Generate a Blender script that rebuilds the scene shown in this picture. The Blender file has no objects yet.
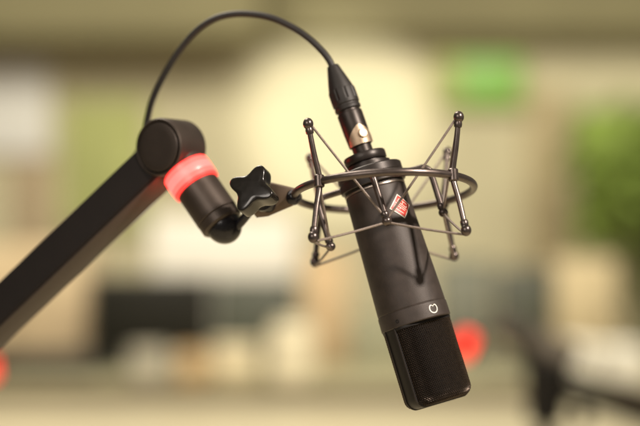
import bpy, bmesh, math, random
from mathutils import Vector, Matrix
random.seed(7)
PI = math.pi
S = bpy.context.scene
COL = S.collection
D, H = 1.053, 1.2            # camera distance to the microphone, lens height
PX = 0.697e-3                # metres per photo pixel at the microphone

def P(px, py, y=0.0):        # a point of the room at depth y
    k = PX * (D + y) / D
    return Vector(((px - 320) * k, y, H + (213 - py) * k))

# ------------------------------------------------------------------ materials
def mat(name, col, rough=0.5, metal=0.0, noise=0.0, nscale=60.0, bump=0.0, bscale=400.0,
        coat=0.0, spec=0.5, rvar=0.0, sheen=0.0, col2=None, trans=0.0):
    m = bpy.data.materials.new(name); m.use_nodes = True
    nt = m.node_tree; b = nt.nodes['Principled BSDF']
    b.inputs['Base Color'].default_value = (*col, 1)
    b.inputs['Roughness'].default_value = rough
    b.inputs['Metallic'].default_value = metal
    b.inputs['Specular IOR Level'].default_value = spec
    b.inputs['Coat Weight'].default_value = coat
    b.inputs['Coat Roughness'].default_value = 0.12
    b.inputs['Sheen Weight'].default_value = sheen
    b.inputs['Transmission Weight'].default_value = trans
    tc = nt.nodes.new('ShaderNodeTexCoord')
    if noise or col2:
        n = nt.nodes.new('ShaderNodeTexNoise'); n.inputs['Scale'].default_value = nscale
        n.inputs['Detail'].default_value = 6
        nt.links.new(tc.outputs['Object'], n.inputs['Vector'])
        r = nt.nodes.new('ShaderNodeValToRGB')
        r.color_ramp.elements[0].position = 0.3; r.color_ramp.elements[1].position = 0.7
        lo = tuple(c * (1 - noise) for c in col); hi = col2 or tuple(min(1, c * (1 + noise)) for c in col)
        r.color_ramp.elements[0].color = (*lo, 1); r.color_ramp.elements[1].color = (*hi, 1)
        nt.links.new(n.outputs['Fac'], r.inputs['Fac'])
        nt.links.new(r.outputs['Color'], b.inputs['Base Color'])
        if rvar:
            mr = nt.nodes.new('ShaderNodeMapRange')
            mr.inputs['To Min'].default_value = rough - rvar; mr.inputs['To Max'].default_value = rough + rvar
            nt.links.new(n.outputs['Fac'], mr.inputs['Value'])
            nt.links.new(mr.outputs['Result'], b.inputs['Roughness'])
    if bump:
        n2 = nt.nodes.new('ShaderNodeTexNoise'); n2.inputs['Scale'].default_value = bscale
        n2.inputs['Detail'].default_value = 3
        nt.links.new(tc.outputs['Object'], n2.inputs['Vector'])
        bp = nt.nodes.new('ShaderNodeBump'); bp.inputs['Strength'].default_value = bump
        bp.inputs['Distance'].default_value = 0.0004
        nt.links.new(n2.outputs['Fac'], bp.inputs['Height'])
        nt.links.new(bp.outputs['Normal'], b.inputs['Normal'])
    return m

def glow(name, col, strength, base=(0.5, 0.1, 0.1)):
    m = mat(name, base, 0.35); b = m.node_tree.nodes['Principled BSDF']
    b.inputs['Emission Color'].default_value = (*col, 1); b.inputs['Emission Strength'].default_value = strength
    return m

M = {
 'mic':      mat('mic_satin_paint', (0.044, 0.0335, 0.0285), 0.52, 0.15, noise=0.2, nscale=140, bump=0.25, bscale=2200, rvar=0.08),
 'collar':   mat('collar_satin_paint', (0.03, 0.024, 0.021), 0.38, 0.4, noise=0.15, nscale=120, bump=0.08, bscale=2000, rvar=0.05),
 'grille':   mat('grille_wire', (0.055, 0.04, 0.03), 0.36, 0.7, noise=0.2, nscale=300),
 'frame':    mat('grille_frame_paint', (0.011, 0.0085, 0.0075), 0.45, 0.2, noise=0.1, nscale=100),
 'inner':    mat('inner_gauze', (0.006, 0.005, 0.005), 0.9),
 'silver':   mat('machined_edge', (0.42, 0.36, 0.31), 0.3, 1.0, noise=0.2, nscale=200),
 'steel':    mat('spider_steel', (0.135, 0.11, 0.10), 0.33, 0.85, noise=0.18, nscale=150, rvar=0.08),
 'ball':     mat('spider_tip', (0.12, 0.097, 0.088), 0.27, 0.8, noise=0.18, nscale=200, rvar=0.06),
 'cord':     mat('elastic_cord', (0.23, 0.185, 0.155), 0.5, 0.25, noise=0.25, nscale=900, bump=0.4, bscale=2500),
 'arm':      mat('boom_anodised', (0.010, 0.0072, 0.006), 0.6, 0.0, spec=0.25, noise=0.15, nscale=50, bump=0.1, bscale=2200, rvar=0.06),
 'head':     mat('boom_head_anodised', (0.07, 0.054, 0.044), 0.43, 0.55, noise=0.1, nscale=60, bump=0.1, bscale=2200, rvar=0.05),
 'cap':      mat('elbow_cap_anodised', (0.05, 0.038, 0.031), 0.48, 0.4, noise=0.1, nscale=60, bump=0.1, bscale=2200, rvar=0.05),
 'dome':     mat('swivel_dome', (0.016, 0.015, 0.018), 0.24, 0.25, noise=0.2, nscale=90, rvar=0.06),
 'knob':     mat('glossy_black', (0.009, 0.0075, 0.006), 0.22, 0.0, coat=0.35, noise=0.3, nscale=220, rvar=0.07, bump=0.05, bscale=1500),
 'plate':    mat('bracket_bronze', (0.21, 0.155, 0.115), 0.45, 0.6, noise=0.12, nscale=130, rvar=0.06),
 'rubber':   mat('cable_rubber', (0.017, 0.014, 0.012), 0.5, noise=0.2, nscale=200, bump=0.15, bscale=1500),
 'xlr':      mat('connector_shell', (0.032, 0.025, 0.021), 0.4, 0.5, noise=0.2, nscale=180, rvar=0.06),
 'boot':     mat('connector_boot', (0.016, 0.013, 0.011), 0.55, noise=0.2, nscale=200),
 'champagne':mat('latch_metal', (0.50, 0.38, 0.27), 0.46, 0.8, noise=0.12, nscale=260, rvar=0.06),
 'white':    mat('enamel_white', (0.8, 0.76, 0.68), 0.4, noise=0.03),
 'red':      mat('badge_red', (0.56, 0.045, 0.03), 0.35, noise=0.12, nscale=400),
 'ring':     glow('ring_glow', (1.0, 0.017, 0.014), 13, (0.45, 0.06, 0.05)),
 'core':     glow('ring_core_glow', (1.0, 0.023, 0.020), 13, (0.5, 0.1, 0.09)),
 'lip':      glow('ring_lip_glow', (1.0, 0.03, 0.025), 2.0, (0.5, 0.06, 0.05)),
}

# ------------------------------------------------------------------ mesh helpers
def sharpen(bm, ang=32):
    bmesh.ops.recalc_face_normals(bm, faces=bm.faces)
    for f in bm.faces: f.smooth = True
    for e in bm.edges:
        if len(e.link_faces) == 2 and e.calc_face_angle(0) > math.radians(ang): e.smooth = False

def obj(name, bm, m, parent=None, sharp=32, world=False):
    if sharp: sharpen(bm, sharp)
    me = bpy.data.meshes.new(name)
    if world and parent: bmesh.ops.transform(bm, matrix=parent_world(parent).inverted(), verts=bm.verts)
    bm.to_mesh(me); bm.free()
    for x in (m if isinstance(m, (list, tuple)) else [m]): me.materials.append(x)
    o = bpy.data.objects.new(name, me); COL.objects.link(o)
    if parent: o.parent = parent
    return o

def parent_world(o):
    w = o.matrix_basis.copy()
    while o.parent: o = o.parent; w = o.matrix_basis @ w
    return w

def tag(o, label=None, cat=None, group=None, kind=None):
    if label: o['label'] = label
    if cat: o['category'] = cat
    if group: o['group'] = group
    if kind: o['kind'] = kind
    return o

def thing(name, label, cat, mw, group=None):
    o = bpy.data.objects.new(name, None); COL.objects.link(o)
    o.empty_display_size = 0.02
    if isinstance(mw, Matrix): o.matrix_basis = mw
    else: o.location = mw
    return tag(o, label, cat, group)

def lathe(bm, prof, seg=64, mx=Matrix(), cap=True, radial=None):
    rings = []
    for r, z in prof:
        ring = []
        for i in range(seg):
            a = 2 * PI * i / seg
            rr = r * (radial(a, z) if radial else 1)
            ring.append(bm.verts.new(mx @ Vector((rr * math.cos(a), rr * math.sin(a), z))))
        rings.append(ring)
    for a, b in zip(rings, rings[1:]):
        for i in range(seg):
            bm.faces.new((a[i], a[(i + 1) % seg], b[(i + 1) % seg], b[i]))
    if cap:
        bm.faces.new(rings[0][::-1]); bm.faces.new(rings[-1])

def frame(p, z, x=None):     # matrix at p whose local Z is z
    z = Vector(z).normalized()
    x = Vector(x) if x is not None else (Vector((1, 0, 0)) if abs(z.x) < 0.9 else Vector((0, 1, 0)))
    y = z.cross(x).normalized(); x = y.cross(z)
    m = Matrix((x, y, z)).transposed().to_4x4(); m.translation = p
    return m

def smooth_path(pts, n=12):
    out = []
    q = [pts[0] * 2 - pts[1]] + list(pts) + [pts[-1] * 2 - pts[-2]]
    for i in range(1, len(q) - 2):
        a, b, c, d = q[i - 1:i + 3]
        for k in range(n):
            t = k / n
            out.append(0.5 * (2 * b + (c - a) * t + (2 * a - 5 * b + 4 * c - d) * t * t + (3 * b - a - 3 * c + d) * t ** 3))
    out.append(pts[-1]); return out

def tube(bm, pts, r, seg=14, closed=False, flat=1.0):
    n = len(pts); rings = []
    prev = None
    for i, p in enumerate(pts):
        t = (pts[(i + 1) % n] - pts[i - 1]) if closed else (pts[min(i + 1, n - 1)] - pts[max(i - 1, 0)])
        t.normalize()
        if prev is None:
            u = t.orthogonal().normalized()
        else:
            u = (prev - t * prev.dot(t)).normalized()
        prev = u; v = t.cross(u)
        rr = r(i / (n - 1)) if callable(r) else r
        rings.append([bm.verts.new(p + (u * math.cos(2 * PI * k / seg) + v * math.sin(2 * PI * k / seg)) * rr) for k in range(seg)])
    pairs = list(zip(rings, rings[1:]))
    for a, b in pairs:
        for k in range(seg):
            bm.faces.new((a[k], a[(k + 1) % seg], b[(k + 1) % seg], b[k]))
    if closed:
        a, b = rings[-1], rings[0]
        off = min(range(seg), key=lambda s: sum((a[k].co - b[(k + s) % seg].co).length for k in range(seg)))
        for k in range(seg):
            bm.faces.new((a[k], a[(k + 1) % seg], b[(k + 1 + off) % seg], b[(k + off) % seg]))
    else:
        bm.faces.new(rings[0][::-1]); bm.faces.new(rings[-1])

def ball(bm, p, r, seg=24, squash=None):
    bmesh.ops.create_uvsphere(bm, u_segments=seg, v_segments=seg // 2, radius=r,
                              matrix=Matrix.Translation(p) @ (squash or Matrix()))

def box(bm, lo, hi, bev=0.0, mx=None, seg=2):
    lo, hi = Vector(lo), Vector(hi)
    c = (lo + hi) / 2; d = hi - lo
    ret = bmesh.ops.create_cube(bm, size=1, matrix=(mx or Matrix()) @ Matrix.Translation(c) @ Matrix.Diagonal((*d, 1)))
    if bev:
        es = list({e for v in ret['verts'] for e in v.link_edges})
        bmesh.ops.bevel(bm, geom=es, offset=bev, segments=seg, affect='EDGES', profile=0.5)

def prism(bm, pts, z0, z1, mx=Matrix(), bev=0.0, seg=2):
    vs = [bm.verts.new(mx @ Vector((x, y, z0))) for x, y in pts]
    f = bm.faces.new(vs)
    r = bmesh.ops.extrude_face_region(bm, geom=[f])
    nv = [g for g in r['geom'] if isinstance(g, bmesh.types.BMVert)]
    off = (mx.to_3x3() @ Vector((0, 0, z1 - z0)))
    for v in nv: v.co += off
    if bev:
        a, b = set(vs), set(nv)
        es = [e for e in bm.edges if (e.verts[0] in a and e.verts[1] in a) or (e.verts[0] in b and e.verts[1] in b)]
        bmesh.ops.bevel(bm, geom=es, offset=bev, segments=seg, affect='EDGES', profile=0.5)

BM = bmesh.new

# ================================================================== MICROPHONE
def axes(tilt_img, tilt_depth, origin):
    """local Z up along the axis; +Y away from the lens, X to the right"""
    ti, td = math.radians(tilt_img), math.radians(tilt_depth)
    down = Vector((math.sin(ti) * math.cos(td), -math.sin(td), -math.cos(ti) * math.cos(td)))
    z = -down; x = Vector((math.cos(ti), 0, math.sin(ti))); x = (x - z * x.dot(z)).normalized()
    y = z.cross(x)
    m = Matrix((x, y, z)).transposed().to_4x4(); m.translation = origin
    return m

MW = axes(16.8, 9.0, P(387, 229.5, 0.0))
u = PX
mic = thing('microphone', 'dark brown large condenser microphone with mesh grille and red diamond badge, in front', 'microphone', MW)
AZ = math.radians(36)           # the microphone's front is turned this far to the right
FR = Matrix.Rotation(AZ, 4, 'Z')  # local -Y turned to the right

def body_r(z):                  # taper of the painted body
    t = (28e-3 - z) / (28e-3 + 57e-3)
    return (21.5 + 2.6 * max(0, min(1, t))) * 1e-3

bm = BM()
prof = [(19.0e-3, 44e-3), (20.4e-3, 43e-3), (20.6e-3, 30e-3)]
prof += [(body_r(27.6e-3) - .0004, 28.0e-3), (body_r(27e-3), 27.4e-3)]
for k in range(1, 13): z = 27e-3 - k * 7e-3; prof.append((body_r(z), z))
prof += [(24.1e-3, -57.6e-3), (23.95e-3, -57.9e-3), (23.95e-3, -58.3e-3), (24.35e-3, -58.6e-3), (24.5e-3, -60e-3),
         (24.6e-3, -68.4e-3), (24.2e-3, -69e-3), (22.5e-3, -69.2e-3)]
lathe(bm, prof[::-1], 128)
obj('body', bm, M['mic'], mic)
bm = BM()
lathe(bm, [(21.2e-3, 28.2e-3), (21.75e-3, 28.5e-3), (21.75e-3, 29.5e-3), (21.2e-3, 29.9e-3)], 96, cap=False)
obj('trim_ring', bm, M['silver'], mic)
bm = BM()   # threaded collar and flange below the plug
lathe(bm, [(16.5e-3, 43.6e-3), (16.5e-3, 47.5e-3), (13.2e-3, 48e-3), (13.2e-3, 49e-3), (14.6e-3, 49.4e-3), (15.1e-3, 50.2e-3), (15.1e-3, 54.6e-3),
           (14.6e-3, 55.4e-3), (11e-3, 55.5e-3), (10.4e-3, 56e-3), (9e-3, 56.5e-3)], 96)
obj('top_flange', bm, M['collar'], mic)

# --- grille: a rounded, flattened wire basket
GW, GD, GN = 23.1e-3, 18.6e-3, 2.7
ZT, ZB, RB = -69.0e-3, -124.5e-3, 6.5e-3
def cs_point(a):
    c, s = math.cos(a), math.sin(a)
    k = (abs(c) ** GN + abs(s) ** GN) ** (-1 / GN)
    return Vector((GW * c * k, GD * s * k, 0))
fine = [cs_point(2 * PI * i / 2000) for i in range(2001)]
acc = [0.0]
for i in range(2000): acc.append(acc[-1] + (fine[i + 1] - fine[i]).length)
LEN = acc[-1]
def cs_len(s):
    s = (s % 1.0) * LEN
    lo, hi = 0, 2000
    while hi - lo > 1:
        m = (lo + hi) // 2
        if acc[m] <= s: lo = m
        else: hi = m
    t = (s - acc[lo]) / max(1e-12, acc[hi] - acc[lo])
    return fine[lo].lerp(fine[hi], t)
def shell(s, d, off=0.0):      # d = distance travelled down the profile
    p = cs_len(s); L1 = (ZT - ZB) - RB
    if d < L1: return Vector((p.x, p.y, ZT - d)) + p.normalized() * off
    q = d - L1; L2 = RB * PI / 2
    n = p.normalized()
    if q < L2:
        a = q / RB
        ins = RB * (1 - math.cos(a))
        return Vector((p.x, p.y, 0)) - n * (ins - off * math.cos(a)) + Vector((0, 0, ZB + RB - (RB + off) * math.sin(a)))
    ins = RB + (q - L2)
    k = max(0.0, 1 - ins / p.length)
    return Vector((p.x * k, p.y * k, ZB - off))
NU = 78; pitch = LEN / NU
rows = int(((ZT - ZB) - RB + RB * PI / 2 + 11e-3) / (pitch * 0.5))
bm = BM(); grid = {}
for j in range(rows + 1):
    for i in range(NU):
        # woven wires pass alternately over and under each other
        off = 0.00010 if j % 2 else -0.00010
        grid[i, j] = bm.verts.new(FR @ shell((i + 0.5 * (j % 2)) / NU, j * pitch * 0.5, off))
for j in range(rows - 1):
    for i in range(NU):
        o = j % 2
        a = grid[i, j]; c = grid[i, j + 2]
        r_ = grid[(i + o) % NU, j + 1]; l_ = grid[(i + o - 1) % NU, j + 1]
        bm.faces.new((a, r_, c, l_))
bmesh.ops.recalc_face_normals(bm, faces=bm.faces)
bmesh.ops.wireframe(bm, faces=bm.faces[:], thickness=0.00056, offset=0.5, use_even_offset=False, use_replace=True, use_boundary=True)
obj('grille', bm, M['grille'], mic, sharp=60)
gr = [o for o in mic.children if o.name.startswith('grille')] if False else None
bm = BM()
for_rows = []
for j in range(40):
    d = j / 39 * ((ZT - ZB) - RB + RB * PI / 2 + 12e-3)
    for_rows.append([bm.verts.new(FR @ shell(i / 72, d, -0.0011)) for i in range(72)])
for a, b in zip(for_rows, for_rows[1:]):
    for i in range(72): bm.faces.new((a[i], a[(i + 1) % 72], b[(i + 1) % 72], b[i]))
bm.faces.new(for_rows[-1])
obj('grille_lining', bm, M['inner'], mic)
# bail: the solid strap up both narrow sides and under the end, with a raised bead
def strap(hw, o0, o1, yc=0.0):
    bm = BM(); path = []
    L1 = (ZT - ZB) - RB
    x1 = GW
    for k in range(12): path.append((x1, ZT - L1 * k / 11, 1, 0))
    for k in range(1, 9):
        a = k / 8 * PI / 2; path.append((x1 - RB * (1 - math.cos(a)), ZB + RB - RB * math.sin(a), math.cos(a), -math.sin(a)))
    path += [(-x, z, -nx, nz) for x, z, nx, nz in path[::-1]]
    rings = []
    for x, z, nx, nz in path:
        ring = []
        for (w, o) in ((-hw, o0), (-hw, o1 - .0003), (-hw + .0005, o1), (hw - .0005, o1), (hw, o1 - .0003), (hw, o0)):
            ring.append(bm.verts.new(FR @ Vector((x + nx * o, yc + w, z + nz * o))))
        rings.append(ring)
    for a, b in zip(rings, rings[1:]):
        for k in range(6): bm.faces.new((a[k], a[(k + 1) % 6], b[(k + 1) % 6], b[k]))
    bm.faces.new(rings[0]); bm.faces.new(rings[-1][::-1])
    return bm
fr = obj('grille_frame', strap(6.3e-3, -0.0012, 0.0006), M['frame'], mic)
for yy in (-5.4e-3, 5.4e-3):
    obj('frame_edge', strap(0.55e-3, 0.0003, 0.0012, yy), M['collar'], fr)
bm = BM()   # rim where the basket enters the body
rr = [[bm.verts.new(FR @ (cs_len(i / 96) * k + Vector((0, 0, z)))) for i in range(96)] for k, z in ((1.02, ZT + .001), (1.035, ZT - .0006), (1.03, ZT - .0018), (0.98, ZT - .0022))]
for a, b in zip(rr, rr[1:]):
    for i in range(96): bm.faces.new((a[i], a[(i + 1) % 96], b[(i + 1) % 96], b[i]))
obj('grille_rim', bm, M['frame'], mic)

# --- marks laid on the curved body
def on_body(sx, z, lift, az=AZ):
    r = body_r(z) if z > -57.5e-3 else 24.55e-3
    a = az + sx / r
    rr = r + lift
    return Vector((rr * math.sin(a), -rr * math.cos(a), z))
def decal(poly_rows, lift, thick=0.0):
    bm = BM(); g = [[bm.verts.new(on_body(x, z, lift)) for x, z in row] for row in poly_rows]
    for a, b in zip(g, g[1:]):
        for i in range(len(a) - 1): bm.faces.new((a[i], a[i + 1], b[i + 1], b[i]))
    return bm
def diamond(cx, cz, hw, hh, n=10):
    rows = []
    for j in range(n + 1):                 # (s,t) in the unit square turned to a rhombus
        row = []
        for i in range(n + 1):
            s, t = i / n, j / n
            row.append((cx + (s - t) * hw, cz + (s + t - 1) * hh))
        rows.append(row)
    return rows
BZ = 10.3e-3
bd = decal(diamond(0, BZ, 8.9e-3, 8.9e-3), 0.00045)
bmesh.ops.recalc_face_normals(bd, faces=bd.faces)
bmesh.ops.solidify(bd, geom=bd.faces[:], thickness=0.0006)
badge = obj('badge', bd, M['white'], mic, sharp=0)
red = obj('badge_field', decal(diamond(0, BZ, 7.9e-3, 7.9e-3), 0.00060), M['red'], badge, sharp=0)
bm = BM()      # pale lettering strokes inside the diamond: tall thin capitals fanned between the corners
def stroke(s0, t0, s1, t1, w):
    n = 6; d = Vector((s1 - s0, t1 - t0)); nn = Vector((-d.y, d.x)).normalized() * w
    g = []
    for k in range(n + 1):
        p = Vector((s0, t0)) + d * (k / n)
        g.append([bm.verts.new(on_body((q.x - q.y) * 8.0e-3, BZ + (q.x + q.y - 1) * 8.0e-3, 0.00074)) for q in (p - nn, p + nn)])
    for a, b in zip(g, g[1:]): bm.faces.new((a[0], a[1], b[1], b[0]))
W_ = 0.019
for (a, b, c, d) in ((.50, .06, .50, .94),
                     (.16, .16, .16, .84), (.16, .84, .38, .84), (.38, .84, .38, .16), (.26, .50, .38, .50),
                     (.62, .16, .62, .84), (.62, .84, .84, .84), (.84, .84, .84, .16), (.62, .50, .84, .50), (.62, .16, .74, .16)):
    stroke(a, b, c, d, W_)
obj('badge_marks', bm, M['white'], red, sharp=0)
# cardioid sign on the lower band
bm = BM(); n = 72; outer, inner = [], []
def card(th):
    # a rounded heart: circle with a notch at the top
    r = 3.5e-3 * (1 - 0.45 * math.exp(-((th / 0.40) ** 2)))
    return Vector((r * math.sin(th), r * math.cos(th)))
for k in range(n):
    th = -PI + 2 * PI * (k + .5) / n
    p = card(th); q = p * (1 - 0.85e-3 / p.length)
    cz = -63.4e-3
    outer.append(bm.verts.new(on_body(p.x - 1.2e-3, cz + p.y, 0.0002))); inner.append(bm.verts.new(on_body(q.x - 1.2e-3, cz + q.y, 0.0002)))
for k in range(n): bm.faces.new((outer[k], outer[(k + 1) % n], inner[(k + 1) % n], inner[k]))
obj('pattern_symbol', bm, M['white'], mic, sharp=0)
bm = BM()      # recessed screw on the left of the lower band
for k in range(1):
    pz = on_body(-28.5e-3, -65.0e-3, 0.0)
    nrm = Vector((pz.x, pz.y, 0)).normalized()
    lathe(bm, [(0.0013, -.0003), (0.0013, .0003), (0.0009, .0003), (0.0007, -.0002)], 20, frame(pz, nrm))
obj('screw', bm, M['inner'], mic)

# ================================================================== SHOCK MOUNT
SW = axes(2.6, 11.2, P(384, 192, 0.004))
sm = thing('shock_mount', 'metal spider shock mount ring with elastic cords around the microphone', 'shock mount', SW)
R = 62.6e-3
bm = BM(); tube(bm, [Vector((R * math.cos(2 * PI * i / 128), R * math.sin(2 * PI * i / 128), 0)) for i in range(128)], 2.75e-3, 20, closed=True)
obj('outer_ring', bm, M['steel'], sm)
tips = []
for az in (-135, -45, 45, 135):
    d = Vector((math.cos(math.radians(az)), math.sin(math.radians(az)), 0))
    top = d * (R + 9.0e-3) + Vector((0, 0, 38.5e-3)); bot = d * (R + 9.0e-3) - Vector((0, 0, 39e-3)); mid = d * (R + 1.0e-3)
    pts = smooth_path([top, top.lerp(mid, .5) , mid + Vector((0, 0, .004)), mid - Vector((0, 0, .004)), bot.lerp(mid, .5), bot], 8)
    bm = BM(); tube(bm, pts, lambda t: 2.15e-3 - 0.35e-3 * abs(2 * t - 1), 16)
    rod = obj('rod', bm, M['steel'], sm)
    bm = BM(); lathe(bm, [(3.0e-3, -4.2e-3), (3.5e-3, -3.6e-3), (3.5e-3, 3.6e-3), (3.0e-3, 4.2e-3)], 28, Matrix.Translation(mid))
    obj('sleeve', bm, M['ball'], rod)
    for e, s in ((top, 1), (bot, -1)):
        bm = BM(); ball(bm, e, 3.55e-3, 24, Matrix.Diagonal((1, 1, 1.15, 1)))
        lathe(bm, [(2.5e-3, 0), (2.75e-3, .0012), (2.75e-3, .0028), (2.4e-3, .0038)], 20, frame(e + (mid - e).normalized() * .0032, mid - e))
        obj('tip', bm, M['ball'], rod)
    tips.append((SW @ top, SW @ bot))
# inner basket gripping the microphone
bm = BM()
lathe(bm, [(21.0e-3, 31.2e-3), (22.9e-3, 31.4e-3), (23.4e-3, 32e-3), (23.4e-3, 36.8e-3), (22.9e-3, 37.2e-3), (22.9e-3, 38.2e-3),
           (23.2e-3, 38.6e-3), (23.2e-3, 43.4e-3), (22.4e-3, 44.2e-3), (20.0e-3, 44.4e-3)], 96, MW, cap=False)
obj('inner_ring', bm, M['collar'], sm, world=True)
inner = []
for az in (-90, 0, 90, 180):
    d = Vector((math.cos(math.radians(az)), math.sin(math.radians(az)), 0))
    ri = 41e-3
    pts = [d * 22.5e-3 + Vector((0, 0, 35e-3)), d * 30e-3 + Vector((0, 0, 35e-3)), d * 37e-3 + Vector((0, 0, 34.6e-3)),
           d * 40.4e-3 + Vector((0, 0, 31.5e-3)), d * ri + Vector((0, 0, 26e-3)), d * ri + Vector((0, 0, 12e-3)), d * ri]
    bm = BM(); tube(bm, [MW @ p for p in smooth_path(pts, 6)], 2.25e-3, 14)
    rod = obj('inner_arm', bm, M['steel'], sm, world=True)
    tip = MW @ (d * ri)
    bm = BM(); ball(bm, tip, 3.4e-3, 24)
    lathe(bm, [(2.7e-3, 0), (2.9e-3, .001), (2.9e-3, .003), (2.4e-3, .0038)], 18, frame(tip + (MW.to_3x3() @ Vector((0, 0, 1))) * .0028, MW.to_3x3() @ Vector((0, 0, 1))))
    obj('tip', bm, M['ball'], rod, world=True)
    inner.append(tip)
# elastic cords: every inner tip is tied to the four tips on either side of it
adj = {0: (0, 1), 1: (1, 2), 2: (2, 3), 3: (3, 0)}
for i, (a, b) in adj.items():
    for q in (a, b):
        for k, end in enumerate(tips[q]):
            p0 = end + Vector((0, 0, 0.0018 if k == 0 else -0.0030)); p1 = inner[i] + Vector((0, 0, 0.0012 if k == 0 else -0.0008))
            dd = (p1 - p0).normalized()
            bm = BM(); tube(bm, [p0.lerp(p1, t / 6) - Vector((0, 0, .0006 * math.sin(PI * t / 6))) for t in range(7)], 0.85e-3, 10)
            obj('cord', bm, M['cord'], sm, world=True)
# bracket between ring and boom
bm = BM()
yb = 0.006
outline = [(251, 181), (267, 181.5), (284, 185.5), (297, 188.5), (301, 193), (299.5, 201), (293, 206), (268, 216.5), (256, 218), (249, 209)]
c0 = P(275, 199, yb)
prism(bm, [((px - 275) * u, -(py - 199) * u) for px, py in outline], -.0025, .0025, frame(c0, (-0.25, -0.93, -0.1), (1, -0.2, 0)), bev=.0007)
br = obj('bracket', bm, M['plate'], sm, world=True)
bm = BM()   # knuckle that grips the ring
kx = SW @ Vector((-R, 0, 0))
lathe(bm, [(3.4e-3, -5.5e-3), (4.6e-3, -4.6e-3), (4.6e-3, 4.6e-3), (3.4e-3, 5.5e-3)], 28, frame(kx, SW.to_3x3() @ Vector((0.15, 1, 0))))
ball(bm, kx + Vector((-.001, -.001, -.0012)), 5.4e-3)
obj('knuckle', bm, M['dome'], br, world=True)
# star knob
nk = Vector((-0.36, -0.86, 0.34)).normalized()
KC = P(253.5, 190.5, -0.016)
km = frame(KC, nk, (1, 0, 0))
bm = BM(); star = []
th0 = math.radians(-26)
N = 160
def star_r(ph): return (15.2 + 9.6 * (0.5 + 0.5 * math.cos(4 * ph)) ** 1.35) * u * 1.02
levels = [(0.88, 0.0003, .0), (0.95, 0.0, 0), (0.985, -0.0005, 0), (1.0, -0.0013, 0), (1.0, -0.0100, 0), (0.985, -0.0118, 0), (0.93, -0.0128, 0), (0.7, -0.0130, 0)]
rings = []
for k, z, _ in levels:
    ring = []
    for i in range(N):
        th = 2 * PI * i / N
        r = star_r(th - th0)
        inset = (1 - k) * 16 * u
        r = max(2e-3, r - inset)
        ring.append(bm.verts.new(km @ Vector((r * math.cos(th), r * math.sin(th), z + .005))))
    rings.append(ring)
for a, b in zip(rings, rings[1:]):
    for i in range(N): bm.faces.new((a[i], b[i], b[(i + 1) % N], a[(i + 1) % N]))
# gently domed face
prev = rings[0]; RM = star_r(0)
for sc_ in (.85, .68, .5, .32, .15):
    cur = []
    for i in range(N):
        v = rings[0][i].co; l = km.inverted() @ v
        cur.append(bm.verts.new(km @ Vector((l.x * sc_, l.y * sc_, .0053 + .0007 * (1 - (Vector((l.x, l.y)).length * sc_ / RM) ** 2)))))
    for i in range(N): bm.faces.new((prev[i], prev[(i + 1) % N], cur[(i + 1) % N], cur[i]))
    prev = cur
bm.faces.new(prev)
bm.faces.new(rings[-1])
kn = obj('star_knob', bm, M['knob'], sm, sharp=50, world=True)
bm = BM(); lathe(bm, [(6.2e-3, -.030), (6.2e-3, -.020), (8.6e-3, -.0195), (8.6e-3, -.0165), (7.2e-3, -.0155), (7.2e-3, -.004)], 40, km)
obj('knob_hub', bm, M['dome'], kn, world=True)

# ================================================================== BOOM ARM
JA = Vector((0.54, 0.84, -0.01)).normalized()
J0 = P(158, 147, 0.030)
boom = thing('boom_arm', 'dark brown microphone boom arm with a glowing red ring below its elbow', 'boom arm', J0 + JA * .0155)
bm = BM(); jm = frame(J0, JA, (0, 0, 1))
r0 = 20.1e-3
lathe(bm, [(r0 - 4e-3, 2.6e-3), (r0 - 1.15e-3, 2.6e-3), (r0 - 1.1e-3, .2e-3), (r0 - .6e-3, -.15e-3), (r0 + .2e-3, .05e-3), (r0 + .8e-3, .7e-3), (r0 + 1.0e-3, 1.8e-3), (r0 + 1.0e-3, 28e-3), (r0 + .2e-3, 30e-3), (r0 - 1.5e-3, 31e-3), (r0 - 5e-3, 31.2e-3)], 96, jm)
elbow = obj('elbow', bm, M['head'], boom, world=True)
bm = BM()
lathe(bm, [(r0 - 8e-3, -.75e-3), (r0 - 3.4e-3, -.6e-3), (r0 - 2.7e-3, -.35e-3), (r0 - 2.25e-3, .25e-3), (r0 - 2.2e-3, 2.2e-3), (r0 - 3.0e-3, 2.4e-3)], 96, jm)
obj('elbow_cap', bm, M['cap'], elbow, world=True)
# arm profile
ua = Vector((-0.735, 0.16, -0.678)).normalized()
JC = J0 + JA * .0165
ac = JC + Vector((-.0035, .006, -.0045))
side = ua.cross(Vector((0, 1, 0))).normalized()   # across the arm, in the picture plane
if side.z < 0: side = -side
dep = ua.cross(side).normalized()
if dep.y < 0: dep = -dep
roll = math.radians(20)
s2 = side * math.cos(roll) + dep * math.sin(roll) ; d2 = dep * math.cos(roll) - side * math.sin(roll)
bm = BM()
hh, hd, cr = 13.2e-3, 15.5e-3, 2.2e-3
cs = []
for sx, sy, a0 in ((1, 1, 0), (-1, 1, 90), (-1, -1, 180), (1, -1, 270)):
    for k in range(6):
        a = math.radians(a0 + 90 * k / 5)
        cs.append((sx * (hh - cr) + cr * math.cos(a), sy * (hd - cr) + cr * math.sin(a)))
rings = [[bm.verts.new(ac + ua * L + s2 * x + d2 * y) for x, y in cs] for L in (0.004, .3, .62)]
for a, b in zip(rings, rings[1:]):
    for i in range(24): bm.faces.new((a[i], a[(i + 1) % 24], b[(i + 1) % 24], b[i]))
bm.faces.new(rings[0]); bm.faces.new(rings[-1])
obj('arm_tube', bm, M['arm'], boom, world=True)
bm = BM()    # added strip, its paler colour standing in for light bounced onto the underside
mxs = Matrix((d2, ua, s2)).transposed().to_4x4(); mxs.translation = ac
box(bm, (-hd + 1.2e-3, .004, -hh - 1.1e-3), (hd - 1.2e-3, .62, -hh + .2e-3), .0007, mxs)
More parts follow.
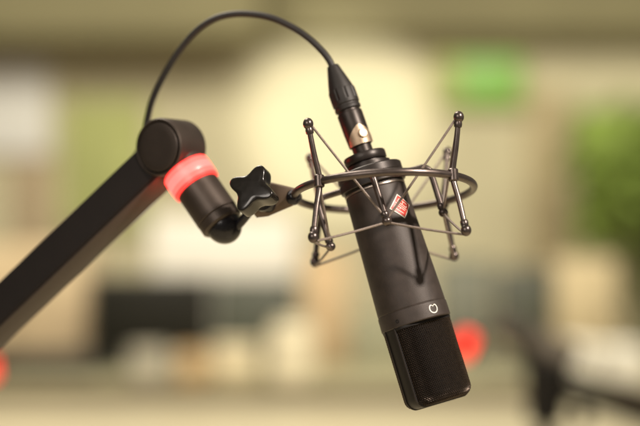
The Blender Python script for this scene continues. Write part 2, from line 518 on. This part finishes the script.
obj('lit_underside', bm, M['cap'], boom, world=True)
bm = BM()    # lower hinge, out of frame
e2 = ac + ua * .62
lathe(bm, [(.019, -.018), (.021, -.016), (.021, .016), (.019, .018)], 48, frame(e2, d2))
obj('lower_hinge', bm, M['head'], boom, world=True)
bm = BM()
lathe(bm, [(.045, .75 - e2.z + .0005), (.045, .78 - e2.z), (.018, .785 - e2.z), (.016, -.015)], 48, Matrix.Translation(e2))
obj('base_post', bm, M['arm'], boom, world=True)
# head tube, light ring, swivel dome
hx = Vector((0.58, 0, -0.815)); ht = math.radians(16)
hv = (hx.normalized() * math.cos(ht) + Vector((0, -1, 0)) * math.sin(ht)).normalized()
HC = P(173.7, 152.8, 0.042)
hm = frame(HC, hv, (0, -1, 0))
q = u / math.cos(ht)
tr = 16.0e-3
bm = BM()
lathe(bm, [(tr - .4e-3, 0 * q), (tr - .4e-3, 22 * q)], 72, hm)
lathe(bm, [(tr - .5e-3, 44.5 * q), (tr, 45.2 * q), (tr, 80.5 * q), (tr - .4e-3, 81.2 * q), (tr - 1.0e-3, 81.4 * q)], 96, hm)
head = obj('head_tube', bm, M['head'], boom, world=True)
bm = BM()
lathe(bm, [(tr - 1.2e-3, 81 * q), (tr - .3e-3, 82 * q), (tr - .3e-3, 90 * q), (tr - 1.6e-3, 92 * q), (tr - 4e-3, 92.6 * q)], 96, hm)
obj('end_ring', bm, M['head'], head, world=True)
bm = BM()
lathe(bm, [(tr - .2e-3, 23.0 * q), (tr + 1.75e-3, 23.2 * q), (tr + 1.85e-3, 26 * q), (tr + 1.85e-3, 39.0 * q), (tr + 1.75e-3, 41.7 * q), (tr - .2e-3, 41.9 * q)], 96, hm)
CORE = [(tr + 1.7e-3, 27.5 * q), (tr + 2.0e-3, 28.5 * q), (tr + 2.0e-3, 36 * q), (tr + 1.7e-3, 37 * q)]
lr = obj('light_ring', bm, M['ring'], boom, world=True)
bm = BM()
lathe(bm, [(tr - .2e-3, 20.6 * q), (tr + 1.2e-3, 21.0 * q), (tr + 1.7e-3, 21.8 * q), (tr + 1.7e-3, 23.1 * q)], 96, hm, cap=False)
lathe(bm, [(tr + 1.7e-3, 41.8 * q), (tr + 1.7e-3, 43.9 * q), (tr + 1.2e-3, 44.7 * q), (tr - .2e-3, 45.0 * q)], 96, hm, cap=False)
obj('ring_lip', bm, M['lip'], lr, world=True)
bm = BM(); lathe(bm, CORE, 96, hm, cap=False); obj('ring_core', bm, M['core'], lr, world=True)
bm = BM()
pr = []
for k in range(15):
    a = PI / 2 * k / 14
    pr.append((max(.0004, 12.9e-3 * math.cos(a)), 92 * q + 14.0e-3 * math.sin(a)))
lathe(bm, [(12.6e-3, 90 * q)] + pr, 72, hm)
obj('swivel_dome', bm, M['dome'], boom, world=True)
bm = BM()
a_, b_ = P(232, 231, 0.022), P(254, 206, 0.006)
tube(bm, smooth_path([a_, a_.lerp(b_, .4) + Vector((0, 0, -.001)), b_], 8), 3.2e-3, 18)
obj('stud', bm, M['dome'], boom, world=True)

# ================================================================== CABLE
CT, CB = P(333, 67, 0.020), P(363.5, 152.5, 0.0095)
cab = thing('microphone_cable', 'black cable with plug arching from the boom elbow to the microphone top', 'cable', CB)
cv_ = (CT - CB).normalized(); q = (CT - CB).length / 90
cm = frame(CB, cv_, (1, 0, 0))
bm = BM()
lathe(bm, [(10.2 * u, -3 * q), (10.2 * u, 6 * q), (10.6 * u, 6.5 * q), (12.2 * u, 7.5 * q), (12.9 * u, 22 * q), (13.0 * u, 40 * q), (12.6 * u, 41.5 * q), (11.4 * u, 42 * q), (11.4 * u, 44.5 * q)], 72, cm)
plug = obj('plug', bm, M['xlr'], cab, world=True)
bm = BM()
def slots(a, z):
    return 1 - 0.07 * max(0, math.cos(a * 9)) ** 6
lathe(bm, [(11.4 * u, 43.5 * q), (13.4 * u, 44.5 * q), (13.6 * u, 47 * q), (13.0 * u, 48 * q), (13.0 * u, 49.5 * q), (13.9 * u, 50.5 * q), (14.0 * u, 54 * q)], 144, cm, cap=False)
lathe(bm, [(14.0 * u, 54 * q), (13.9 * u, 64 * q), (13.3 * u, 66 * q)], 144, cm, cap=False, radial=slots)
lathe(bm, [(13.0 * u, 65.5 * q), (12.6 * u, 68 * q), (10.4 * u, 76 * q), (8.0 * u, 84 * q), (6.6 * u, 89 * q), (5.8 * u, 91 * q), (4.0 * u, 91.5 * q)], 144, cm, cap=False)
obj('strain_relief', bm, M['boot'], cab, world=True)
# latch plate: shield on the barrel
bm = BM(); rows = []
for j in range(13):
    t = j / 12; z = (6.8 + 19 * t) * q
    w = 1.45 * (1 - t ** 1.8) + 0.12; row = []
    for i in range(17):
        a = -PI / 2 + math.radians(14) + w * (i / 16 - .5) * 1.7
        r = (12.2 + 0.7 * min(1, t * 1.4)) * u + .0005
        row.append(bm.verts.new(cm @ Vector((r * math.cos(a), r * math.sin(a), z))))
    rows.append(row)
for a, b in zip(rows, rows[1:]):
    for i in range(16): bm.faces.new((a[i], a[i + 1], b[i + 1], b[i]))
lp = obj('latch_plate', bm, M['champagne'], cab, world=True)
bm = BM(); an = -PI / 2 + math.radians(22)
nd = Vector((math.cos(an), math.sin(an), 0))
lathe(bm, [(5.0 * u, 0), (5.0 * u, .0008), (4.2 * u, .0015), (2.0 * u, .0017), (0.3 * u, .00165)], 36, cm @ frame(nd * 12.4 * u + Vector((0, 0, 16 * q)), nd))
obj('latch_button', bm, M['champagne'], lp, world=True)
# cord
pts = [P(333.5, 69, .0195), P(329, 60, .021), P(322, 51, .023), P(309, 38.5, .026), P(293, 27.5, .030), P(272, 18, .034), P(250, 14, .039), P(230, 14.5, .043),
       P(212, 20, .047), P(194, 33, .052), P(177, 54, .057), P(162, 79, .062), P(152, 101, .066), P(147, 121, .070), P(143, 142, .072),
       P(128, 165, .074), P(70, 222, .083), P(-30, 318, .098), P(-140, 425, .114), P(-400, 668, .156)]
bm = BM(); tube(bm, smooth_path(pts, 10), 2.45e-3, 18)
obj('cord', bm, M['rubber'], cab, world=True)

#BACKGROUND
# ================================================================== ROOM BEHIND (out of focus)
def simple(name, bm, m, label, cat, group=None):
    return tag(obj(name, bm, m), label, cat, group)

m_wall = mat('cream_plaster', (0.66, 0.59, 0.385), 0.8, noise=0.06, nscale=3, bump=0.2, bscale=120)
m_beam = mat('olive_plaster', (0.235, 0.205, 0.105), 0.8, noise=0.08, nscale=3)
m_table = mat('pale_tabletop', (0.56, 0.49, 0.33), 0.45, noise=0.05, nscale=8)
m_desk = mat('olive_desktop', (0.34, 0.31, 0.19), 0.5, noise=0.08, nscale=6)
m_edge = mat('brown_desk_edge', (0.15, 0.11, 0.06), 0.5, noise=0.1, nscale=10)
m_tan = mat('tan_wood', (0.56, 0.43, 0.26), 0.55, noise=0.12, nscale=9)
m_dark = mat('dark_plastic', (0.022, 0.02, 0.014), 0.5, noise=0.1)
m_grey = mat('grey_plastic', (0.08, 0.078, 0.06), 0.5, noise=0.1)
m_screen = mat('dark_screen', (0.012, 0.011, 0.007), 0.5, spec=.2)
m_screen2 = mat('grey_screen', (0.075, 0.08, 0.06), 0.4)
m_white = mat('white_board', (0.70, 0.66, 0.58), 0.6, noise=0.03)
m_cream = mat('cream_ceramic', (0.74, 0.65, 0.44), 0.35, noise=0.03)
m_paper = mat('paper', (0.82, 0.78, 0.68), 0.8, noise=0.04)
m_lime = mat('lime_fabric', (0.48, 0.50, 0.19), 0.9, noise=0.15, nscale=6)
m_leaf = mat('leaf_lime', (0.28, 0.37, 0.08), 0.5, noise=0.3, nscale=12)
m_leaf2 = mat('leaf_dark', (0.17, 0.20, 0.05), 0.5, noise=0.3, nscale=12)
m_brown = mat('brown_metal', (0.045, 0.035, 0.022), 0.5, 0.2, noise=0.1)
m_grey2 = mat('pale_grey_metal', (0.13, 0.11, 0.08), 0.5, 0.1, noise=0.1)
m_metal = mat('black_stand', (0.007, 0.006, 0.005), 0.55, 0.0, noise=0.1, spec=.25)
m_exit = glow('green_sign_glow', (0.22, 0.5, 0.04), 0.42, (0.14, 0.29, 0.05))
m_redlamp = glow('red_lamp_glow', (1.0, 0.02, 0.008), 2.6, (.3, .02, .01))

YW = 5.0
bm = BM(); box(bm, (-2.6, YW, 0), (2.6, YW + .15, 2.9)); tag(obj('wall', bm, m_wall), kind='structure')
bm = BM(); box(bm, (-3.0, -2.2, -.1), (3.0, YW + .15, 0)); tag(obj('floor', bm, mat('floor_wood', (0.3, 0.22, 0.13), 0.5, noise=0.1, nscale=4)), kind='structure')
# soffit along the top of the wall
bm = BM(); a, b = P(262, 36, YW - .5), P(262, 34, YW - .24)
box(bm, (-2.55, YW - .5, a.z), (a.x, YW + .02, a.z + .45), .01)  # left length built deeper, shaped to shade the wall below it
box(bm, (a.x + .001, YW - .24, b.z), (2.55, YW + .02, b.z + .45), .01)
simple('soffit', bm, m_beam, 'olive soffit running along the top of the back wall', 'soffit')

# tables
bm = BM()
t1 = thing('table', 'pale studio table running under the microphone towards the back desk', 'table', (0, 1.0, 0))
box(bm, (-1.3, -.7, .715), (1.3, 2.5, .75), .006); obj('tabletop', bm, m_table, t1, world=True)
for x in (-1.15, 1.15):
    for y in (-.55, 2.35):
        bm = BM(); box(bm, (x - .03, y - .03, .0), (x + .03, y + .03, .715), .004); obj('leg', bm, m_metal, t1, world=True)
t2 = thing('desk', 'olive topped desk with brown front edge behind the table', 'desk', (0, 2.9, 0))
bm = BM(); box(bm, (-1.6, 2.562, .745), (1.6, 3.45, .782), .004); obj('desktop', bm, m_desk, t2, world=True)
bm = BM(); box(bm, (-1.6, 2.54, .735), (1.6, 2.56, .785), .003); obj('edge_board', bm, m_edge, t2, world=True)
for x in (-1.4, 1.4):
    bm = BM(); box(bm, (x - .03, 2.6, 0), (x + .03, 3.4, .744), .004); obj('side_panel', bm, m_edge, t2, world=True)
ZD = .782

def monitor(x0, x1, y0, y1, Y, scr, label, case=m_dark):
    a, b = P(x0, y0, Y), P(x1, y1, Y)
    t = thing('monitor', label, 'monitor', ((a.x + b.x) / 2, Y, ZD))
    bm = BM(); box(bm, (a.x, Y, b.z), (b.x, Y + .035, a.z), .006); obj('casing', bm, case, t, world=True)
    bm = BM(); box(bm, (a.x + .012, Y - .004, b.z + .014), (b.x - .012, Y - .0006, a.z - .012), .001); obj('screen', bm, scr, t, world=True)
    bm = BM(); cx = (a.x + b.x) / 2
    box(bm, (cx - .03, Y + .036, ZD + .012), (cx + .03, Y + .055, (a.z + b.z) / 2), .003)
    box(bm, (cx - .11, Y - .05, ZD + .001), (cx + .11, Y + .12, ZD + .011), .003); obj('stand', bm, case, t, world=True)
    return t
monitor(88, 212, 276, 366, 2.98, m_screen, 'dark wide computer monitor on the back desk, nearest the boom arm')
monitor(214, 298, 278, 366, 3.0, m_screen2, 'grey screened monitor on the desk right of the dark one', m_grey)
monitor(496, 556, 268, 338, 3.02, m_screen2, 'small grey monitor on the desk behind the red lamp', m_grey)

def mug(px, Y, r, h, m, label, handle=True, group=None):
    x = P(px, 0, Y).x
    t = thing('mug', label, 'mug', (x, Y, ZD + .0005), group)
    bm = BM(); lathe(bm, [(r * .82, 0), (r * .92, .004), (r, h * .3), (r, h), (r * .93, h), (r * .92, h * .4), (r * .8, .008), (r * .2, .007)], 40)
    obj('cup', bm, m, t)
    if handle:
        bm = BM(); tube(bm, smooth_path([Vector((r * .96, 0, h * .78)), Vector((r * 1.5, 0, h * .74)), Vector((r * 1.62, 0, h * .5)), Vector((r * 1.4, 0, h * .26)), Vector((r * .96, 0, h * .22))], 6), .006, 10)
        obj('handle', bm, m, t)
    return t
mug(148, 2.64, .048, .088, mat('grey_ceramic', (.5, .47, .38), .4), 'pale grey mug on the desk in front of the dark monitor')
mug(190, 2.66, .036, .082, mat('tan_ceramic', (.62, .44, .24), .4), 'tan mug on the desk beside the cream cartons')
def carton(name, x0, x1, y0, Y, dep, m, label, cat, lid=None):
    a, b = P(x0, y0, Y), P(x1, y0, Y)
    t = thing(name, label, cat, ((a.x + b.x) / 2, Y, ZD + .0005))
    bm = BM(); box(bm, (a.x, Y, ZD + .0005), (b.x, Y + dep, a.z), .005); obj('body', bm, m, t, world=True)
    bm = BM(); box(bm, (a.x - .002, Y - .002, a.z + .0005), (b.x + .002, Y + dep + .002, a.z + .012), .003); obj('lid', bm, lid or m, t, world=True)
    return t
carton('carton', 212, 258, 349, 2.68, .09, m_cream, 'low cream carton on the desk between tan mug and tall jar', 'carton')
def jar(px, Y, r, h, m, label, z=ZD):
    t = thing('jar', label, 'jar', (P(px, 0, Y).x, Y, z + .0005))
    bm = BM(); lathe(bm, [(r * .9, 0), (r, .006), (r, h * .82), (r * .75, h * .9), (r * .75, h * .91)], 40); obj('body', bm, m, t)
    bm = BM(); lathe(bm, [(r * .8, h * .9), (r * .82, h * .905), (r * .82, h), (r * .6, h * 1.01)], 40); obj('lid', bm, m, t)
jar(293, 2.66, .058, .15, mat('ivory_plastic', (.82, .74, .54), .4), 'tall ivory jar on the desk left of the microphone grille')

# cabinet and boxes on the left
def cabinet(name, x0, x1, y0, Y, dep, m, label, cat, z0=ZD, doors=2):
    a, b = P(x0, y0, Y), P(x1, y0, Y)
    t = thing(name, label, cat, ((a.x + b.x) / 2, Y + dep / 2, z0))
    bm = BM(); box(bm, (a.x, Y, z0 + .0005), (b.x, Y + dep, a.z), .004); obj('carcass', bm, m, t, world=True)
    w = (b.x - a.x) / doors
    for k in range(doors):
        bm = BM(); box(bm, (a.x + k * w + .006, Y - .014, z0 + .02), (a.x + (k + 1) * w - .006, Y - .001, a.z - .012), .003); d = obj('door', bm, m, t, world=True)
        bm = BM(); ball(bm, Vector((a.x + (k + .15 + .7 * (k == 0)) * w, Y - .022, (z0 + a.z) / 2)), .008); obj('handle', bm, m_dark, d, world=True)
    return t
cabinet('cabinet', -70, 88, 246, 3.05, .3, m_tan, 'tan wooden cabinet on the desk behind the lower boom arm', 'cabinet')
bm = BM(); a = P(-30, 352, 2.8); b = P(95, 0, 2.8)
t = thing('mixer', 'long low dark mixer on the desk before the tan cabinet', 'mixer', ((a.x + b.x) / 2, 2.8, ZD))
box(bm, (a.x, 2.8, ZD + .0005), (b.x, 3.0, ZD + .05), .006); obj('case', bm, m_dark, t, world=True)
for k in range(9):
    bm = BM(); lathe(bm, [(.007, 0), (.006, .012), (.003, .013)], 16, Matrix.Translation((a.x + .04 + k * .035, 2.86, ZD + .0505))); obj('dial', bm, m_grey, t, world=True)
# speaker and papers on the right
cabinet('speaker_cabinet', 556, 617, 260, 3.0, .2, mat('pale_wood', (.52, .42, .25), .55, noise=.08, nscale=9), 'upright tan wooden speaker box on the desk at the right', 'speaker', doors=1)
def papers(x0, x1, Y, n, label):
    a, b = P(x0, 0, Y), P(x1, 0, Y)
    t = bm = BM()
    z = ZD + .0005
    for k in range(n):
        dx = random.uniform(-.006, .006); th = random.uniform(.006, .014)
        box(bm, (a.x + dx, Y + random.uniform(0, .01), z), (b.x + dx, Y + .2, z + th)); z += th + .0003
    return simple('paper_stack', bm, m_paper, label, 'papers')
papers(562, 600, 2.66, 9, 'taller white paper stack before the tan speaker box')
papers(606, 650, 2.64, 9, 'white paper stack at the right frame edge')

carton('carton', 303, 347, 256, 3.1, .2, mat('kraft_board', (.56, .40, .23), .7, noise=.1, nscale=9), 'tall tan cardboard carton on the desk left of the microphone barrel', 'carton')
carton('equipment_case', 440, 492, 266, 3.12, .2, mat('slate_case', (.17, .17, .13), .6, noise=.1, nscale=9), 'grey green equipment case on the desk behind the microphone grille', 'case')
carton('equipment_case', 352, 428, 322, 3.05, .25, mat('moss_case', (.30, .29, .19), .6, noise=.1, nscale=9), 'low olive equipment case on the desk behind the microphone barrel', 'case')
# white board standing behind the monitors
bm = BM(); a, b = P(150, 216, 3.4), P(296, 300, 3.4)
t = thing('board', 'white board standing on the desk behind the monitors', 'board', ((a.x + b.x) / 2, 3.4, ZD))
box(bm, (a.x, 3.4, ZD + .03), (b.x, 3.415, a.z), .003); obj('panel', bm, m_white, t, world=True)
bm = BM(); box(bm, (a.x, 3.37, ZD + .0005), (b.x, 3.44, ZD + .029), .003); obj('foot', bm, m_grey, t, world=True)

# wall panels
def panel(x0, x1, y0, y1, m, label, th=.05):
    a, b = P(x0, y0, YW - th), P(x1, y1, YW - th)
    bm = BM(); box(bm, (a.x, YW - th, b.z), (b.x, YW - .0005, a.z), .012)
    return simple('acoustic_panel', bm, m, label, 'panel', 'acoustic panels on the back wall')
panel(-40, 50, 62, 156, mat('white_fabric', (.86, .83, .77), .9, noise=.04), 'pale panel high on the wall at the left edge')
panel(62, 146, 100, 232, m_lime, 'yellow green panel on the wall above the boom arm')
panel(14, 48, 158, 262, mat('beige_fabric', (.5, .38, .24), .9, noise=.08), 'narrow beige panel on the wall left of the yellow green one')

# green sign high on the wall
a, b = P(436, 56, YW - .08), P(524, 106, YW - .08)
t = thing('sign', 'blurred green lit sign high on the wall at right', 'sign', ((a.x + b.x) / 2, YW - .04, b.z))
bm = BM(); box(bm, (a.x, YW - .08, b.z), (b.x, YW - .0005, a.z), .004); obj('housing', bm, m_lime, t, world=True)
bm = BM(); box(bm, (a.x + .09, YW - .085, b.z + .012), (b.x - .012, YW - .0805, a.z - .012), .001); obj('light_panel', bm, m_exit, t, world=True)

# leafy plant at the right
def plant(px, py0, Y, zb):
    c = P(px, 0, Y)
    t = thing('potted_plant', 'tall leafy green plant in a pot before the lime green panel', 'plant', (c.x, Y, 0))
    bm = BM(); lathe(bm, [(.13, 0), (.17, .3), (.18, .34), (.16, .34), (.15, .3)], 40); obj('pot', bm, m_tan, t)
    bm = BM()
    for k in range(5):
        tube(bm, smooth_path([Vector((0, 0, .3)), Vector((random.uniform(-.06, .06), random.uniform(-.06, .06), .8)), Vector((random.uniform(-.2, .2), random.uniform(-.2, .2), 1.5))], 6), .009, 8)
    obj('stem', bm, m_leaf2, t)
    for mm, n, xr, zr in ((m_leaf, 240, (-.30, .30), (1.15, 1.55)), (m_leaf2, 150, (-.22, .36), (.85, 1.25))):
        bm = BM()
        for k in range(n):
            p = Vector((random.uniform(*xr), random.uniform(-.25, .25), random.uniform(*zr)))
            L = random.uniform(.09, .17); w = L * .27
            m = Matrix.Translation(p) @ Matrix.Rotation(random.uniform(0, 6.3), 4, 'Z') @ Matrix.Rotation(random.uniform(-.9, 1.0), 4, 'X')
            vs = [bm.verts.new(m @ Vector(v)) for v in ((0, 0, 0), (w, L * .4, .01), (w * .6, L * .75, 0), (0, L, -.015), (-w * .6, L * .75, 0), (-w, L * .4, .01), (0, L * .45, -.008))]
            for i in range(6): bm.faces.new((vs[i], vs[(i + 1) % 6], vs[6]))
        obj('foliage', bm, mm, t, sharp=0)
plant(672, 0, 4.3, 0)
panel(578, 680, 108, 246, mat('green_fabric', (.28, .41, .06), .9, noise=.15, nscale=6), 'lime green panel on the wall behind the plant at right')
panel(528, 570, 92, 262, mat('sand_fabric', (.52, .42, .24), .9, noise=.1, nscale=6), 'sand coloured panel on the wall left of the lime green one')

# far microphones on stands with red rings
YF = 1.5
t = thing('far_microphone', 'blurred grey microphone on a black boom at right with a red light', 'microphone', P(546, 390, YF))
def seg(name, a, b, r0_, r1_, m, par, y0=YF, y1=YF):
    a, b = P(*a, y0), P(*b, y1); L = (b - a).length
    bm = BM(); lathe(bm, [(r0_ * .8, 0), (r0_, L * .06), (r1_, L * .94), (r1_ * .8, L)], 32, frame(a, b - a)); return obj(name, bm, m, par, world=True)
K = PX * (D + YF) / D
seg('joint', (548, 360), (545, 424), 24 * K, 19 * K, m_metal, t)
seg('arm', (548, 384), (700, 432), 11 * K, 13 * K, m_metal, t, YF, YF + .05)
seg('stand', (545, 420), (543, 640), 8 * K, 8 * K, m_metal, t)
seg('spring', (566, 372), (660, 396), 3 * K, 3 * K, m_metal, t)
seg('clip', (512, 336), (548, 372), 6 * K, 8 * K, m_metal, t)
seg('knob', (586, 404), (580, 426), 7 * K, 7 * K, m_metal, t)
seg('body', (497, 322), (532, 340), 13 * K, 15 * K, m_brown, t, YF + .03, YF)
seg('head', (526, 337), (574, 362), 16 * K, 17 * K, m_grey2, t, YF + .02, YF)
bm = BM(); L0 = P(465, 345, YF)
lathe(bm, [(.009, -.021), (.0125, -.016), (.0135, .0), (.0125, .016), (.009, .021)], 32, frame(L0, (0.45, 0, 1))); obj('red_light', bm, m_redlamp, t, world=True)
bm = BM(); lathe(bm, [(.020, 0), (.026, .004), (.026, .016), (.018, .022)], 32, frame(L0 + Vector((0, .016, 0)), (0, 1, 0))); obj('dark_backing', bm, m_metal, t, world=True)  # dark disc added behind the light to keep its blur pure red
bm = BM(); tube(bm, [L0 + Vector((.008, .004, 0)), P(486, 333, YF + .02), P(500, 325, YF + .03)], .004, 12); obj('link', bm, m_metal, t, world=True)
t = thing('far_stand', 'blurred boom stand at the left edge with a red light', 'stand', P(-40, 420, YF))
L0 = P(-13, 367, YF); bm = BM()
lathe(bm, [(.009, -.021), (.0125, -.016), (.0135, .0), (.0125, .016), (.009, .021)], 32, frame(L0, (-0.2, 0, 1))); obj('red_light', bm, m_redlamp, t, world=True)
bm = BM(); lathe(bm, [(.020, 0), (.026, .004), (.026, .016), (.018, .022)], 32, frame(L0 + Vector((0, .016, 0)), (0, 1, 0))); obj('dark_backing', bm, m_metal, t, world=True)  # same added dark disc behind the left red light
seg('head', (-12, 362), (-46, 330), 9 * K, 11 * K, m_metal, t); seg('stand', (-46, 326), (-46, 620), 7 * K, 7 * K, m_metal, t)

# ================================================================== LIGHT
def area(name, loc, target, w, h, power, col):
    l = bpy.data.lights.new(name, 'AREA'); l.shape = 'RECTANGLE'; l.size = w; l.size_y = h; l.energy = power; l.color = col
    o = bpy.data.objects.new(name, l); COL.objects.link(o); o.location = loc
    o.rotation_euler = (Vector(target) - Vector(loc)).to_track_quat('-Z', 'Y').to_euler(); return o
def spot(name, loc, target, power, col, ang, blend, rad):
    l = bpy.data.lights.new(name, 'SPOT'); l.energy = power; l.color = col; l.spot_size = math.radians(ang); l.spot_blend = blend; l.shadow_soft_size = rad
    o = bpy.data.objects.new(name, l); COL.objects.link(o); o.location = loc
    o.rotation_euler = (Vector(target) - Vector(loc)).to_track_quat('-Z', 'Y').to_euler(); return o
mc = P(400, 230)
area('key_lamp', mc + Vector((.72, -.66, .80)), mc, .075, .075, 27, (1.0, .87, .75))
area('front_fill', (-1.0, -1.7, 2.1), mc, 1.1, .6, 14, (1.0, .90, .80))  # added fill, unseen; lifts microphone and mount metal from front left
area('ceiling_lamp', (-.6, .9, 2.6), (-.1, 1.2, 0), 1.2, .5, 34, (1.0, .90, .76))
area('back_overhead_fill', (.2, 2.3, 2.65), (.2, 4.4, .7), 4.0, .5, 90, (1.0, .955, .79))  # unseen wide fill, added to brighten the wall and desk fronts
spot('wall_wash', (.05, 3.0, 1.91), (.07, 5.0, 1.57), 124, (1.0, .98, .88), 25.5, .6, .04)

w = bpy.data.worlds.new('World'); S.world = w; w.use_nodes = True
w.node_tree.nodes['Background'].inputs['Color'].default_value = (1.0, .87, .68, 1)
w.node_tree.nodes['Background'].inputs['Strength'].default_value = 0.14

# ================================================================== CAMERA
cd = bpy.data.cameras.new('Camera'); cam = bpy.data.objects.new('Camera', cd); COL.objects.link(cam)
cam.location = (0, -D, H); cam.rotation_euler = (PI / 2, 0, 0)
cd.sensor_width = 36; cd.lens = 36 * D / (640 * PX); cd.clip_end = 100; cd.clip_start = .02
cd.dof.use_dof = True; cd.dof.focus_distance = D - .028
cd.dof.aperture_fstop = 2.15; cd.dof.aperture_blades = 0
S.camera = cam
S.render.engine = 'CYCLES'
S.cycles.use_denoising = True
try: S.cycles.denoiser = 'OPENIMAGEDENOISE'
except Exception: pass
S.cycles.sample_clamp_indirect = 4
S.view_settings.view_transform = 'Standard'; S.view_settings.look = 'None'; S.view_settings.gamma = 1
S.view_settings.exposure = 0
